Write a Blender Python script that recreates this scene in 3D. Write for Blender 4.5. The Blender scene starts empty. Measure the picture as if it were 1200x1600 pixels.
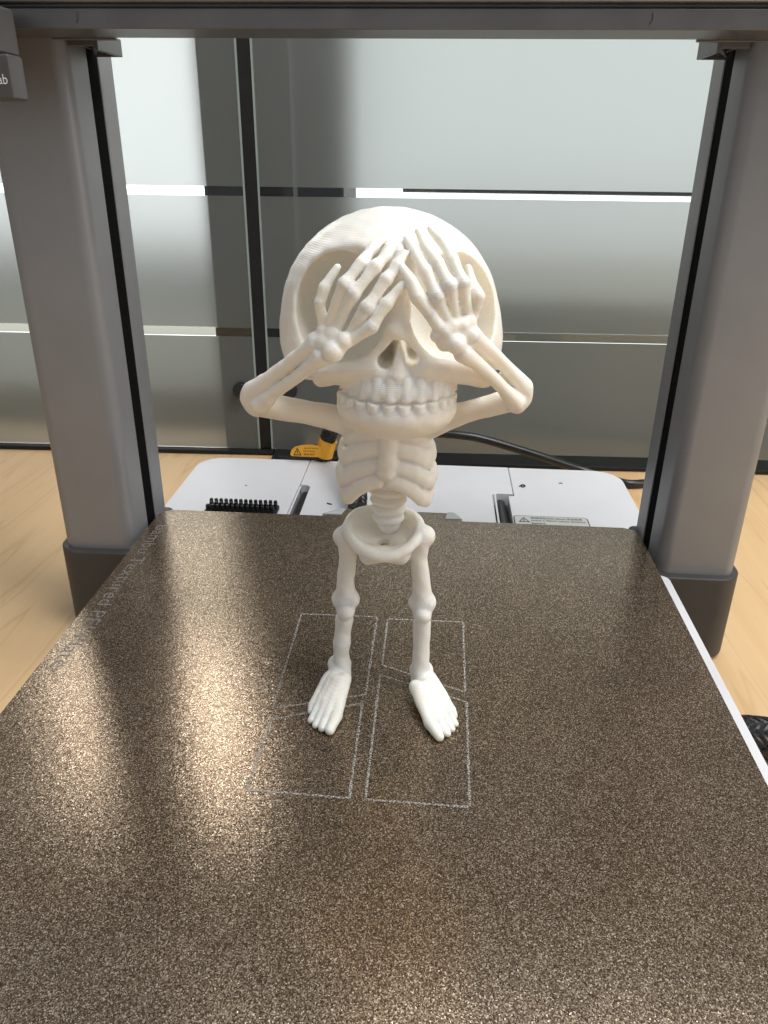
import bpy, bmesh, math, random
import numpy as np
from mathutils import Vector, Matrix

random.seed(7)
S = 0.001                      # every length below is in millimetres
scene = bpy.context.scene
COL = scene.collection

# ------------------------------------------------------------------ camera
cd = bpy.data.cameras.new('camera')
cam = bpy.data.objects.new('camera', cd)
COL.objects.link(cam)
cr, cu, cf = (0.997408, 0.071143, 0.010783), (-0.039823, 0.420962, 0.906204), (-0.059931, 0.904284, -0.422704)
cam.matrix_world = Matrix(((cr[0], cu[0], -cf[0], 0.019),
                           (cr[1], cu[1], -cf[1], -0.24841),
                           (cr[2], cu[2], -cf[2], 0.1798),
                           (0, 0, 0, 1)))
cd.sensor_fit = 'HORIZONTAL'
cd.sensor_width = 36.0
cd.lens = 36.0 * 1207.8 / 1200.0
cd.clip_start = 0.005
cd.clip_end = 60.0
scene.camera = cam

# ------------------------------------------------------------------ world, lamps, exposure
w = bpy.data.worlds.new('World')
scene.world = w
w.use_nodes = True
wb = w.node_tree.nodes['Background']
wb.inputs[0].default_value = (0.86, 0.92, 1.0, 1)
wb.inputs[1].default_value = 0.25


def area(name, loc, target, sx, sy, power, col):
    l = bpy.data.lights.new(name, 'AREA')
    l.shape = 'RECTANGLE'
    l.size, l.size_y, l.energy, l.color = sx, sy, power, col
    o = bpy.data.objects.new(name, l)
    o.location = loc
    o.rotation_euler = (Vector(target) - Vector(loc)).to_track_quat('-Z', 'Y').to_euler()
    COL.objects.link(o)
    return o


area('side_window_light', (0.80, -0.20, 0.50), (0.0, 0.0, 0.08), 0.42, 0.42, 2.0, (1.0, 0.97, 0.92))
area('ceiling_lamp', (0.42, -0.10, 1.12), (0.0, 0.0, 0.05), 0.6, 0.5, 7.8, (1.0, 0.985, 0.965))
# daylight in the room behind the frosted glass
area('window_light', (-0.69, 1.30, 0.22), (-0.69, 0.2, 0.22), 0.77, 0.42, 1.9, (0.96, 0.985, 1.0))
area('window_light', (-0.60, 1.30, 0.98), (-0.60, 0.2, 0.98), 0.62, 1.0, 9.5, (1.0, 0.95, 0.88))
area('window_light', (0.45, 1.45, 0.42), (0.30, 0.2, 0.36), 1.3, 0.84, 4.1, (0.93, 0.98, 1.0))
area('back_room_fill', (0.25, 0.62, 1.7), (0.25, 0.66, 0.0), 1.2, 0.25, 5.0, (1.0, 0.98, 0.94))  # added fill, not a known lamp: brightens the counter behind the lower glass

scene.view_settings.view_transform = 'Standard'
scene.view_settings.look = 'None'
scene.view_settings.gamma = 1.0
scene.view_settings.use_curve_mapping = False
scene.view_settings.exposure = 0.46
scene.render.engine = 'CYCLES'
scene.cycles.use_denoising = True
scene.cycles.max_bounces = 10
scene.cycles.diffuse_bounces = 9
scene.cycles.transmission_bounces = 6
scene.cycles.sample_clamp_indirect = 6.0


# ------------------------------------------------------------------ materials
class NT:
    def __init__(self, name):
        self.m = bpy.data.materials.new(name)
        self.m.use_nodes = True
        self.t = self.m.node_tree
        self.t.nodes.clear()
        self.out = self.n('ShaderNodeOutputMaterial')

    def n(self, kind, **kw):
        nd = self.t.nodes.new(kind)
        for k, v in kw.items():
            if k in nd.inputs.keys() if not k.startswith('_') else False:
                nd.inputs[k].default_value = v
            else:
                setattr(nd, k.lstrip('_'), v)
        return nd

    def l(self, a, b):
        self.t.links.new(a, b)

    def coord(self, sx=1, sy=1, sz=1):
        c = self.n('ShaderNodeTexCoord')
        mp = self.n('ShaderNodeMapping')
        mp.inputs['Scale'].default_value = (sx, sy, sz)
        self.l(c.outputs['Object'], mp.inputs[0])
        return mp.outputs[0]

    def noise(self, vec, scale, detail=4, rough=0.55, dist=0.0):
        nd = self.n('ShaderNodeTexNoise')
        nd.inputs['Scale'].default_value = scale
        nd.inputs['Detail'].default_value = detail
        nd.inputs['Roughness'].default_value = rough
        nd.inputs['Distortion'].default_value = dist
        self.l(vec, nd.inputs['Vector'])
        return nd

    def ramp(self, fac, stops):
        r = self.n('ShaderNodeValToRGB')
        el = r.color_ramp.elements
        while len(el) < len(stops):
            el.new(0.5)
        for e, (p, c) in zip(el, stops):
            e.position = p
            e.color = (*c, 1) if len(c) == 3 else c
        self.l(fac, r.inputs[0])
        return r.outputs[0]

    def bump(self, height, strength, dist, normal=None):
        b = self.n('ShaderNodeBump')
        b.inputs['Strength'].default_value = strength
        b.inputs['Distance'].default_value = dist
        self.l(height, b.inputs['Height'])
        if normal is not None:
            self.l(normal, b.inputs['Normal'])
        return b.outputs[0]


def principled(t, color, rough=0.5, metal=0.0, spec=0.5, **kw):
    b = t.n('ShaderNodeBsdfPrincipled')
    b.inputs['Base Color'].default_value = (*color, 1)
    b.inputs['Roughness'].default_value = rough
    b.inputs['Metallic'].default_value = metal
    b.inputs['Specular IOR Level'].default_value = spec
    for k, v in kw.items():
        b.inputs[k.replace('_', ' ')].default_value = v
    t.l(b.outputs[0], t.out.inputs[0])
    return b


def plain(name, color, rough=0.5, metal=0.0, spec=0.5, var=0.12, vscale=60.0, bump=0.0, bscale=1500.0):
    """A solid colour with a little cloudy variation, uneven gloss and fine relief."""
    t = NT(name)
    b = principled(t, color, rough, metal, spec)
    v = t.coord()
    n = t.noise(v, vscale, 5, 0.6)
    lo = tuple(c * (1 - var) for c in color)
    hi = tuple(min(1, c * (1 + var)) for c in color)
    t.l(t.ramp(n.outputs[0], [(0.3, lo), (0.7, hi)]), b.inputs['Base Color'])
    rr = t.n('ShaderNodeMapRange')
    rr.inputs['To Min'].default_value = rough * 0.85
    rr.inputs['To Max'].default_value = min(1, rough * 1.2)
    t.l(n.outputs[0], rr.inputs[0])
    t.l(rr.outputs[0], b.inputs['Roughness'])
    if bump:
        h = t.noise(v, bscale, 3, 0.6)
        t.l(t.bump(h.outputs[0], bump, 0.0002), b.inputs['Normal'])
    return t.m


def make_pla():
    t = NT('white_filament')
    b = principled(t, (0.87, 0.83, 0.755), 0.38, 0.0, 0.42, Subsurface_Weight=0.6, Subsurface_Scale=0.0028)
    b.inputs['Subsurface Radius'].default_value = (1.0, 0.72, 0.34)
    v = t.coord()
    n = t.noise(v, 90, 4, 0.6)
    t.l(t.ramp(n.outputs[0], [(0.25, (0.885, 0.853, 0.78)), (0.75, (0.91, 0.886, 0.828))]), b.inputs['Base Color'])
    wv = t.n('ShaderNodeTexWave')
    wv.wave_type, wv.bands_direction, wv.wave_profile = 'BANDS', 'Z', 'SIN'
    wv.inputs['Scale'].default_value = 2 * math.pi / 20 / 0.00052
    wv.inputs['Distortion'].default_value = 0.6
    wv.inputs['Detail Scale'].default_value = 0.02
    t.l(v, wv.inputs['Vector'])
    nb = t.noise(v, 700, 3, 0.6)
    b1 = t.bump(nb.outputs[0], 0.10, 0.0006)
    t.l(t.bump(wv.outputs[0], 0.27, 0.00012, b1), b.inputs['Normal'])
    return t.m


def make_plate():
    """Powder-coated sheet: tiny metallic grains, each facet tilted its own way."""
    t = NT('gold_powder_coat')
    b = principled(t, (0.2, 0.15, 0.11), 0.18, 0.7, 0.5)
    v = t.coord()
    wob = t.noise(v, 900, 2, 0.5)
    add = t.n('ShaderNodeMixRGB')
    add.blend_type = 'ADD'
    add.inputs[0].default_value = 0.00016
    t.l(v, add.inputs[1])
    t.l(wob.outputs['Color'], add.inputs[2])
    vo = t.n('ShaderNodeTexVoronoi')
    vo.feature = 'F1'
    vo.inputs['Scale'].default_value = 3100
    t.l(add.outputs[0], vo.inputs['Vector'])
    # facet colour: grain tones, the palest also painting in the sparkle
    sep = t.n('ShaderNodeSeparateColor')
    t.l(vo.outputs['Color'], sep.inputs[0])
    big = t.noise(v, 28, 3, 0.5)
    grain = t.ramp(sep.outputs[2], [(0.0, (0.058, 0.040, 0.026)), (0.4, (0.165, 0.118, 0.078)), (0.72, (0.30, 0.225, 0.155)), (0.92, (0.53, 0.435, 0.325)), (1.0, (0.75, 0.66, 0.55))])
    mx = t.n('ShaderNodeMixRGB')
    mx.blend_type = 'MULTIPLY'
    mx.inputs[0].default_value = 1.0
    t.l(grain, mx.inputs[1])
    t.l(t.ramp(big.outputs[0], [(0.3, (0.9, 0.9, 0.9)), (0.7, (1.06, 1.05, 1.04))]), mx.inputs[2])
    t.l(mx.outputs[0], b.inputs['Base Color'])
    # facet normal
    cs = t.n('ShaderNodeVectorMath')
    cs.operation = 'SUBTRACT'
    cs.inputs[1].default_value = (0.5, 0.5, 0.5)
    t.l(vo.outputs['Color'], cs.inputs[0])
    sc = t.n('ShaderNodeVectorMath')
    sc.operation = 'MULTIPLY'
    sc.inputs[1].default_value = (0.075, 0.075, 0.0)
    t.l(cs.outputs[0], sc.inputs[0])
    ge = t.n('ShaderNodeNewGeometry')
    ad = t.n('ShaderNodeVectorMath')
    ad.operation = 'ADD'
    t.l(ge.outputs['Normal'], ad.inputs[0])
    t.l(sc.outputs[0], ad.inputs[1])
    nm = t.n('ShaderNodeVectorMath')
    nm.operation = 'NORMALIZE'
    t.l(ad.outputs[0], nm.inputs[0])
    t.l(nm.outputs[0], b.inputs['Normal'])
    return t.m


def make_scribe(name, col, lo, hi, scale):
    """Worn print: flecks of pale mark with the coat showing between them."""
    t = NT(name)
    b = principled(t, col, 0.5, 0.0, 0.5)
    v = t.coord()
    n = t.noise(v, scale, 2, 0.6)
    tr = t.n('ShaderNodeBsdfTransparent')
    mix = t.n('ShaderNodeMixShader')
    a = t.ramp(n.outputs[0], [(lo, (0, 0, 0)), (hi, (1, 1, 1))])
    t.l(a, mix.inputs[0])
    t.l(tr.outputs[0], mix.inputs[1])
    t.l(b.outputs[0], mix.inputs[2])
    t.l(mix.outputs[0], t.out.inputs[0])
    return t.m


def make_wood():
    t = NT('maple_veneer')
    b = principled(t, (0.7, 0.49, 0.28), 0.42, 0.0, 0.4)
    v = t.coord(1, 0.10, 1)
    n1 = t.noise(v, 55, 6, 0.6, 0.6)
    v2 = t.coord(1, 0.07, 1)
    n2 = t.noise(v2, 26, 2, 0.5, 1.2)
    line = t.ramp(n2.outputs[0], [(0.455, (1, 1, 1)), (0.482, (0.86, 0.80, 0.73)), (0.492, (1, 1, 1)), (0.60, (1, 1, 1)), (0.612, (0.90, 0.86, 0.81)), (0.63, (1, 1, 1))])
    base = t.ramp(n1.outputs[0], [(0.25, (0.68, 0.445, 0.225)), (0.55, (0.74, 0.50, 0.265)), (0.8, (0.79, 0.555, 0.31))])
    mx = t.n('ShaderNodeMixRGB')
    mx.blend_type = 'MULTIPLY'
    mx.inputs[0].default_value = 0.8
    t.l(base, mx.inputs[1])
    t.l(line, mx.inputs[2])
    sp = t.n('ShaderNodeTexVoronoi')
    sp.inputs['Scale'].default_value = 22
    t.l(t.coord(), sp.inputs['Vector'])
    dots = t.ramp(sp.outputs['Distance'], [(0.035, (0.35, 0.26, 0.18)), (0.06, (1, 1, 1))])
    m2 = t.n('ShaderNodeMixRGB')
    m2.blend_type = 'MULTIPLY'
    m2.inputs[0].default_value = 0.8
    t.l(mx.outputs[0], m2.inputs[1])
    t.l(dots, m2.inputs[2])
    t.l(m2.outputs[0], b.inputs['Base Color'])
    h = t.noise(t.coord(1, 0.05, 1), 900, 3, 0.6)
    t.l(t.bump(h.outputs[0], 0.08, 0.0002), b.inputs['Normal'])
    return t.m


def make_glass(name, rough, milk):
    t = NT(name)
    g = t.n('ShaderNodeBsdfPrincipled')
    g.inputs['Base Color'].default_value = (0.93, 0.965, 0.95, 1) if not milk else (0.42, 0.442, 0.438, 1)
    g.inputs['Roughness'].default_value = rough
    g.inputs['IOR'].default_value = 1.4
    g.inputs['Transmission Weight'].default_value = 1.0
    g.inputs['Specular IOR Level'].default_value = 0.35
    if milk:
        d = t.n('ShaderNodeBsdfDiffuse')
        d.inputs[0].default_value = (0.62, 0.66, 0.63, 1)
        m = t.n('ShaderNodeMixShader')
        v = t.coord()
        n = t.noise(v, 9, 3, 0.5)
        mr = t.n('ShaderNodeMapRange')
        mr.inputs['To Min'].default_value = milk * 0.9
        mr.inputs['To Max'].default_value = milk * 1.1
        t.l(n.outputs[0], mr.inputs[0])
        t.l(mr.outputs[0], m.inputs[0])
        t.l(g.outputs[0], m.inputs[1])
        t.l(d.outputs[0], m.inputs[2])
        t.l(m.outputs[0], t.out.inputs[0])
    else:
        t.l(g.outputs[0], t.out.inputs[0])
    return t.m


M = dict(
    pla=make_pla(), plate=make_plate(), wood=make_wood(),
    frost=make_glass('frosted_glass', 0.33, 0.15), clear=make_glass('clear_glass', 0.03, 0.0),
    alu=plain('grey_metal', (0.272, 0.275, 0.283), 0.42, 0.3, 0.5, 0.05, 30, 0.05, 2500),
    beam=plain('dark_grey_metal', (0.15, 0.145, 0.145), 0.34, 0.55, 0.5, 0.12, 40, 0.06, 1800),
    collar=plain('charcoal_plastic', (0.06, 0.057, 0.054), 0.5, 0, 0.4, 0.1, 50, 0.1, 2500),
    box=plain('grey_plastic', (0.075, 0.072, 0.07), 0.45, 0, 0.4, 0.1, 50, 0.1, 2500),
    void=plain('slot_shade_black', (0.006, 0.006, 0.006), 0.9, 0, 0.05, 0.1),  # near-black that paints in the shade of the column slots
    black=plain('black_rubber', (0.012, 0.012, 0.012), 0.55, 0, 0.35, 0.2, 80, 0.08, 1500),
    gloss=plain('glossy_black_plastic', (0.014, 0.014, 0.015), 0.28, 0, 0.5, 0.2, 80),
    white=plain('white_plastic', (0.72, 0.725, 0.75), 0.38, 0, 0.45, 0.03, 25, 0.06, 2200),
    clip=plain('pale_grey_plastic', (0.42, 0.43, 0.44), 0.45, 0, 0.4, 0.08, 60, 0.08, 2200),
    lip=plain('white_ink', (0.85, 0.85, 0.84), 0.5, 0, 0.3, 0.03),
    label=plain('label_paper', (0.58, 0.59, 0.57), 0.4, 0, 0.4, 0.04),
    ink=plain('black_ink', (0.03, 0.03, 0.03), 0.6, 0, 0.3, 0.1),
    tag=plain('yellow_tag', (0.86, 0.40, 0.015), 0.35, 0, 0.5, 0.06, 120),
    scribe=make_scribe('scuffed_print', (0.42, 0.405, 0.385), 0.42, 0.60, 1700),
    letter=make_scribe('worn_lettering', (0.24, 0.225, 0.205), 0.34, 0.58, 1700),
    dark=plain('dark_frame', (0.02, 0.02, 0.02), 0.5, 0, 0.4, 0.1),
    far=plain('far_wall_paint', (0.46, 0.46, 0.40), 0.7, 0, 0.3, 0.06, 6),
    edge=plain('glass_edge', (0.30, 0.36, 0.33), 0.3, 0, 0.5, 0.1, 60),
)


# ------------------------------------------------------------------ helpers
def link(o, parent=None):
    COL.objects.link(o)
    if parent is not None:
        o.parent = parent
    return o


def thing(name, label, cat, loc=(0, 0, 0), group=None):
    o = bpy.data.objects.new(name, None)
    o.empty_display_size = 0.01
    o.location = Vector(loc) * S
    tag(o, label, cat, group)
    return link(o)


def tag(o, label=None, cat=None, group=None, kind=None):
    if label: o['label'] = label
    if cat: o['category'] = cat
    if group: o['group'] = group
    if kind: o['kind'] = kind
    return o


def mesh_obj(name, bm, mat, parent=None, bevel=0.0, seg=2, smooth=True):
    me = bpy.data.meshes.new(name)
    bmesh.ops.recalc_face_normals(bm, faces=bm.faces)
    bm.to_mesh(me)
    bm.free()
    me.transform(Matrix.Scale(S, 4))
    me.materials.append(M[mat])
    o = bpy.data.objects.new(name, me)
    link(o, parent)
    if smooth:
        me.shade_smooth()
        if bevel:
            bv = o.modifiers.new('bevel', 'BEVEL')
            bv.width, bv.segments, bv.limit_method, bv.angle_limit = bevel * S, seg, 'ANGLE', math.radians(32)
            bv.harden_normals = True
        else:
            me.set_sharp_from_angle(angle=math.radians(35))
    return o


def box(x0, x1, y0, y1, z0, z1, bm=None):
    bm = bm or bmesh.new()
    vs = [bm.verts.new((x, y, z)) for z in (z0, z1) for y in (y0, y1) for x in (x0, x1)]
    for f in ((0, 2, 3, 1), (4, 5, 7, 6), (0, 1, 5, 4), (2, 6, 7, 3), (0, 4, 6, 2), (1, 3, 7, 5)):
        bm.faces.new([vs[i] for i in f])
    return bm


def prism(poly, a0, a1, axis='z', bm=None):
    """Extrude a closed outline along an axis. Outline is (x,y) for z, (y,z) for x."""
    bm = bm or bmesh.new()
    mk = (lambda p, a: (p[0], p[1], a)) if axis == 'z' else (lambda p, a: (a, p[0], p[1]))
    lo = [bm.verts.new(mk(p, a0)) for p in poly]
    hi = [bm.verts.new(mk(p, a1)) for p in poly]
    n = len(poly)
    for i in range(n):
        bm.faces.new((lo[i], lo[(i + 1) % n], hi[(i + 1) % n], hi[i]))
    bm.faces.new(lo[::-1])
    bm.faces.new(hi)
    return bm


def rrect(x0, x1, y0, y1, r, seg=8):
    """Rounded rectangle outline; r is one radius or four (x0y0, x1y0, x1y1, x0y1)."""
    r = (r,) * 4 if not isinstance(r, (tuple, list)) else r
    pts = []
    for (cx, cy, rr, a0) in ((x0, y0, r[0], 180), (x1, y0, r[1], 270), (x1, y1, r[2], 0), (x0, y1, r[3], 90)):
        sx = 1 if cx == x0 else -1
        sy = 1 if cy == y0 else -1
        if rr <= 0:
            pts.append((cx, cy))
            continue
        for i in range(seg + 1):
            a = math.radians(a0 + 90 * i / seg)
            pts.append((cx + sx * rr + rr * math.cos(a), cy + sy * rr + rr * math.sin(a)))
    return pts


def catmull(pts, n=10):
    P = [Vector(p) for p in pts]
    P = [2 * P[0] - P[1]] + P + [2 * P[-1] - P[-2]]
    out = []
    for i in range(1, len(P) - 2):
        for k in range(n):
            t = k / n
            a, b, c, d = P[i - 1], P[i], P[i + 1], P[i + 2]
            out.append(0.5 * ((2 * b) + (c - a) * t + (2 * a - 5 * b + 4 * c - d) * t * t + (3 * b - a - 3 * c + d) * t ** 3))
    out.append(P[-2])
    return out


def frames(path):
    up = Vector((0, 0, 1))
    res = []
    t0 = (path[1] - path[0]).normalized()
    nrm = t0.cross(up)
    if nrm.length < 1e-3: nrm = t0.cross(Vector((0, 1, 0)))
    nrm.normalize()
    for i, p in enumerate(path):
        t = (path[min(i + 1, len(path) - 1)] - path[max(i - 1, 0)]).normalized()
        nrm = (nrm - t * nrm.dot(t)).normalized()
        res.append((p, t, nrm, t.cross(nrm)))
    return res


def tube(path, r, sides=14, bm=None):
    bm = bm or bmesh.new()
    rings = []
    fr = frames(path)
    for p, t, n, b in fr:
        rings.append([bm.verts.new(p + r * (math.cos(a) * n + math.sin(a) * b)) for a in (2 * math.pi * k / sides for k in range(sides))])
    for a, b in zip(rings, rings[1:]):
        for k in range(sides):
            bm.faces.new((a[k], a[(k + 1) % sides], b[(k + 1) % sides], b[k]))
    bm.faces.new(rings[0][::-1])
    bm.faces.new(rings[-1])
    return bm


def strand(path_fr, r, phase, turns, w, bm):
    """One flat yarn of a braided sleeve, winding round the path."""
    n = len(path_fr)
    prev = None
    for i, (p, t, nn, b) in enumerate(path_fr):
        a = phase + turns * 2 * math.pi * i / (n - 1)
        lift = 0.35 * math.sin(a * 3 + phase * 2)
        out = math.cos(a) * nn + math.sin(a) * b
        side = (-math.sin(a) * nn + math.cos(a) * b)
        d = (side * (1 if turns > 0 else -1) + t * 0.9).normalized()
        wd = out.cross(d).normalized()
        c = p + out * (r + 0.25 + lift)
        ring = [bm.verts.new(c - wd * w), bm.verts.new(c + out * 0.55), bm.verts.new(c + wd * w), bm.verts.new(c - out * 0.5)]
        if prev:
            for k in range(4):
                bm.faces.new((prev[k], prev[(k + 1) % 4], ring[(k + 1) % 4], ring[k]))
        prev = ring
    return bm


def text_mesh(body, length=None, height=None, extrude=0.0):
    """Default-font text as a mesh laid in XY, left-bottom at the origin, fitted to a size in mm."""
    cu = bpy.data.curves.new('text', 'FONT')
    cu.body = body
    cu.extrude = extrude
    cu.resolution_u = 3
    o = bpy.data.objects.new('text', cu)
    COL.objects.link(o)
    dg = bpy.context.evaluated_depsgraph_get()
    me = bpy.data.meshes.new_from_object(o.evaluated_get(dg))
    bpy.data.objects.remove(o)
    bpy.data.curves.remove(cu)
    n = len(me.vertices)
    co = np.empty(n * 3, np.float32)
    me.vertices.foreach_get('co', co)
    co = co.reshape(-1, 3)
    lo, hi = co.min(0), co.max(0)
    co -= np.array([lo[0], lo[1], 0], np.float32)
    wd, ht = hi[0] - lo[0], hi[1] - lo[1]
    sx = (length / wd) if length else height / ht
    sy = (height / ht) if height else sx
    co *= np.array([sx * S, sy * S, S], np.float32)
    me.vertices.foreach_set('co', co.ravel())
    return me


def text_obj(name, body, mat, parent, mtx, length=None, height=None):
    me = text_mesh(body, length, height)
    me.materials.append(M[mat])
    me.transform(mtx)
    return link(bpy.data.objects.new(name, me), parent)


def frame(origin, xdir, ydir):
    x, y = Vector(xdir).normalized(), Vector(ydir).normalized()
    z = x.cross(y)
    o = Vector(origin) * S
    return Matrix(((x[0], y[0], z[0], o[0]), (x[1], y[1], z[1], o[1]), (x[2], y[2], z[2], o[2]), (0, 0, 0, 1)))


TZ = -58.0     # table height (the top of the build plate is z = 0)

# ------------------------------------------------------------------ setting: table, room beyond the glass
tb = mesh_obj('table_top', box(-900, 900, -600, 352.5, TZ - 25, TZ), 'wood', bevel=1.0)
tag(tb, 'pale maple table top with fine grain lines', kind='structure')
sh = mesh_obj('sill', box(-900, 900, 353.5, 430, TZ - 30, TZ - 0.8), 'wood')
tag(sh, 'pale wooden strip along the foot of the glass', kind='structure')

tag(mesh_obj('far_wall', prism([(-1800, 1600), (2000, 1600), (2000, 1640), (-1800, 1640)], -900, 1700), 'far'), kind='structure', label='wall of the room behind the frosted glass')
tag(mesh_obj('far_counter', box(-60, 1400, 470, 900, -900, 60), 'far', bevel=6), kind='structure', label='low counter behind the frosted glass')
tag(mesh_obj('far_ledge', box(-1400, -60, 470, 900, -900, -34), 'far', bevel=6), kind='structure', label='low ledge behind the left glass pane')
tag(mesh_obj('far_shelf', box(-60, 900, 1380, 1400, 108, 122), 'dark'), kind='structure', label='dark shelf edge far behind the frosted glass')
tag(mesh_obj('far_pillar', box(-186, -65, 455, 560, -900, 1500), 'dark', bevel=4), kind='structure', label='dark pillar behind the gap of the glass')

# glass partition: its plane leans a little away to the right
GA = math.atan(0.0345)
GM = Matrix.Translation((0, 0.373, 0)) @ Matrix.Rotation(GA, 4, 'Z')


def glass_box(name, mat, x0, x1, z0, z1, parent, y0=3.6, y1=6.0, bevel=0.0):
    return mesh_obj(name, box(x0, x1, y0, y1, z0, z1), mat, parent, bevel=bevel)


def glass_panel(x0, x1, label, seam):
    p = thing('glass_screen', label, 'glass screen', group='glass panes of the partition')
    p.matrix_world = GM
    zs = [(-54.5, 42.2, 'frost'), (42.2, 49.2, 'clear'), (49.2, 148.2, 'frost'), (148.2, 154.8, 'clear'), (154.8, 272, 'frost')]
    for z0, z1, m in zs:
        glass_box('frosted_band' if m == 'frost' else 'clear_strip', m, x0, x1, z0 + 0.02, z1 - 0.02, p)
    e0, e1 = (x1 + 0.05, x1 + 1.6) if seam > 0 else (x0 - 1.6, x0 - 0.05)
    glass_box('polished_edge', 'edge', e0, e1, -54.5, 272, p, 3.5, 6.05)
    kx = -143.0 if seam > 0 else -102.0
    bm = bmesh.new()
    bmesh.ops.create_cone(bm, cap_ends=True, segments=40, radius1=6.2, radius2=6.2, depth=7,
                          matrix=Matrix.Translation((kx, 0.0, -1.5)) @ Matrix.Rotation(math.pi / 2, 4, 'X'))
    mesh_obj('clamp_knob', bm, 'gloss', p, bevel=0.8)
    return p


glass_panel(-900, -131.4, 'frosted glass pane left of the black seam, brightly lit from behind', 1)
glass_panel(-118.6, 900, 'wide frosted glass pane right of the black seam, behind the figurine', -1)
ms = mesh_obj('glass_seal', box(-129.6, -120.4, 4.0, 6.0, -54, 272), 'black')
ms.matrix_world = GM
tag(ms, 'thin black upright seal between the two glass panes', 'seal')
ps = mesh_obj('door_post', box(-159.5, -93.5, 6.1, 30, -54, 900), 'dark', bevel=0.6)
ps.matrix_world = GM
tag(ps, 'dark upright post just behind the seam of the glass', 'post')
rl = mesh_obj('floor_rail', box(-117, 900, -20, 7, TZ + 0.2, -54.9), 'black', bevel=0.5)
rl.matrix_world = GM
tag(rl, 'low black rail under the right glass pane', 'rail')
rl = mesh_obj('floor_rail', box(-900, -118, -2, 7, TZ + 0.2, -54.9), 'black', bevel=0.5)
rl.matrix_world = GM
tag(rl, 'narrow black strip under the left glass pane', 'rail')

# ------------------------------------------------------------------ the printer
pr = thing('desktop_printer', 'grey and white desktop 3D printer with two columns and a cross beam', 'printer', (0, 0, TZ))


def pp(o):                      # keep world coordinates while parenting to the printer's base empty
    o.parent = pr
    o.matrix_parent_inverse = Matrix.Translation((0, 0, -TZ * S))
    return o


def column(sgn):
    fl = lambda pts: [(sgn * x, y) for x, y in pts]
    out = rrect(133.2, 171, 97, 146.3, (6, 6, 5, 1.2), 8)
    # slot in the inner face: split the inner edge
    i = next(k for k in range(len(out)) if abs(out[k][0] - 133.2) < 1e-6 and out[k][1] < 120)
    poly = out[:0]
    # outline order: inner-front corner arc, outer-front, outer-rear, inner-rear, then down the inner face
    poly = out + [(133.2, 130.2), (140.5, 130.2), (140.5, 118.4), (133.2, 118.4)]
    c = pp(mesh_obj('column', prism(fl(poly), -30, 330), 'alu', bevel=0.5))
    s = mesh_obj('slot_shade_fill', prism(fl([(133.7, 118.6), (140, 118.6), (140, 130.0), (133.7, 130.0)]), -29, 329), 'void', c)  # black filler standing in for the shade inside the recessed slot
    k = pp(mesh_obj('column_collar', prism(fl(rrect(129.6, 174.6, 92.3, 151, (6, 13, 8, 4), 10)), TZ + 2, -9.0), 'collar', bevel=1.0, seg=3))
    mesh_obj('foot', prism(fl(rrect(133, 171, 96, 147, (5, 10, 6, 4), 8)), TZ + 0.05, TZ + 2.2), 'black', k)
    # open carriage housing under the beam, hooked round the inner face of the column
    bm = bmesh.new()
    x0, x1 = 120.5, 132.6
    for (a, b, c0, c1, z0, z1) in ((x0, x0 + 1.4, 100, 126, 215.2, 221.8), (x0 + 1.4, x1, 124.6, 126, 215.2, 221.8),
                                   (x0 + 1.4, x1, 100, 101.4, 216.6, 221.8), (x0 + 1.4, x1, 101.4, 124.6, 220.4, 221.8),
                                   (x0 + 7, x0 + 8.2, 101.4, 124.6, 216.6, 220.4)):
        X0, X1 = sorted((sgn * a, sgn * b))
        box(X0, X1, c0, c1, z0, z1, bm)
    # slanted rib
    q = [(sgn * (x0 + 1.4), 101.4), (sgn * (x0 + 2.8), 101.4), (sgn * (x1), 124.6), (sgn * (x1 - 1.6), 124.6)]
    prism(q, 216.0, 220.4, bm=bm)
    b1 = pp(mesh_obj('carriage_bracket', bm, 'beam', bevel=0.25))
    X0, X1 = sorted((sgn * 112.0, sgn * 150.0))
    mesh_obj('bracket_plate', box(X0, X1, 97.2, 99.6, 218.4, 226), 'beam', b1, bevel=0.4)


column(-1)
column(1)

beam_outline = [(96.4, 219.0), (71.6, 219.0), (71.6, 225.3), (73.6, 225.9), (73.6, 226.9), (70.6, 227.1), (70.6, 227.9), (72.4, 228.7), (72.4, 262), (96.4, 262)]
bmo = pp(mesh_obj('cross_beam', prism(beam_outline, -240, 240, 'x'), 'beam', bevel=0.7, seg=3))
for bx_ in (-116.0, 88.0):     # short tool marks on the beam
    mk = mesh_obj('scuff_mark', tube(catmull([(bx_, 71.5, 220.8), (bx_ + 0.9, 71.4, 222.2), (bx_ + 0.8, 71.5, 224.2)], 5), 0.22, 6), 'collar', bmo)

mh = pp(mesh_obj('motor_housing', prism(rrect(-205, -132.8, 50, 63.5, (3, 0.8, 5, 3), 6), 195.0, 209.0), 'box', bevel=1.6, seg=4))
mesh_obj('housing_top', prism(rrect(-205, -135.4, 49.6, 66, (3, 1.2, 3, 3), 6), 209.1, 224), 'box', mh, bevel=1.2, seg=3)
text_obj('lettering', 'Bambu Lab', 'lip', mh, frame((-151.6, 49.9, 199.7), (1, 0, 0), (0, 0, 1)), length=17.2, height=3.1)

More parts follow.
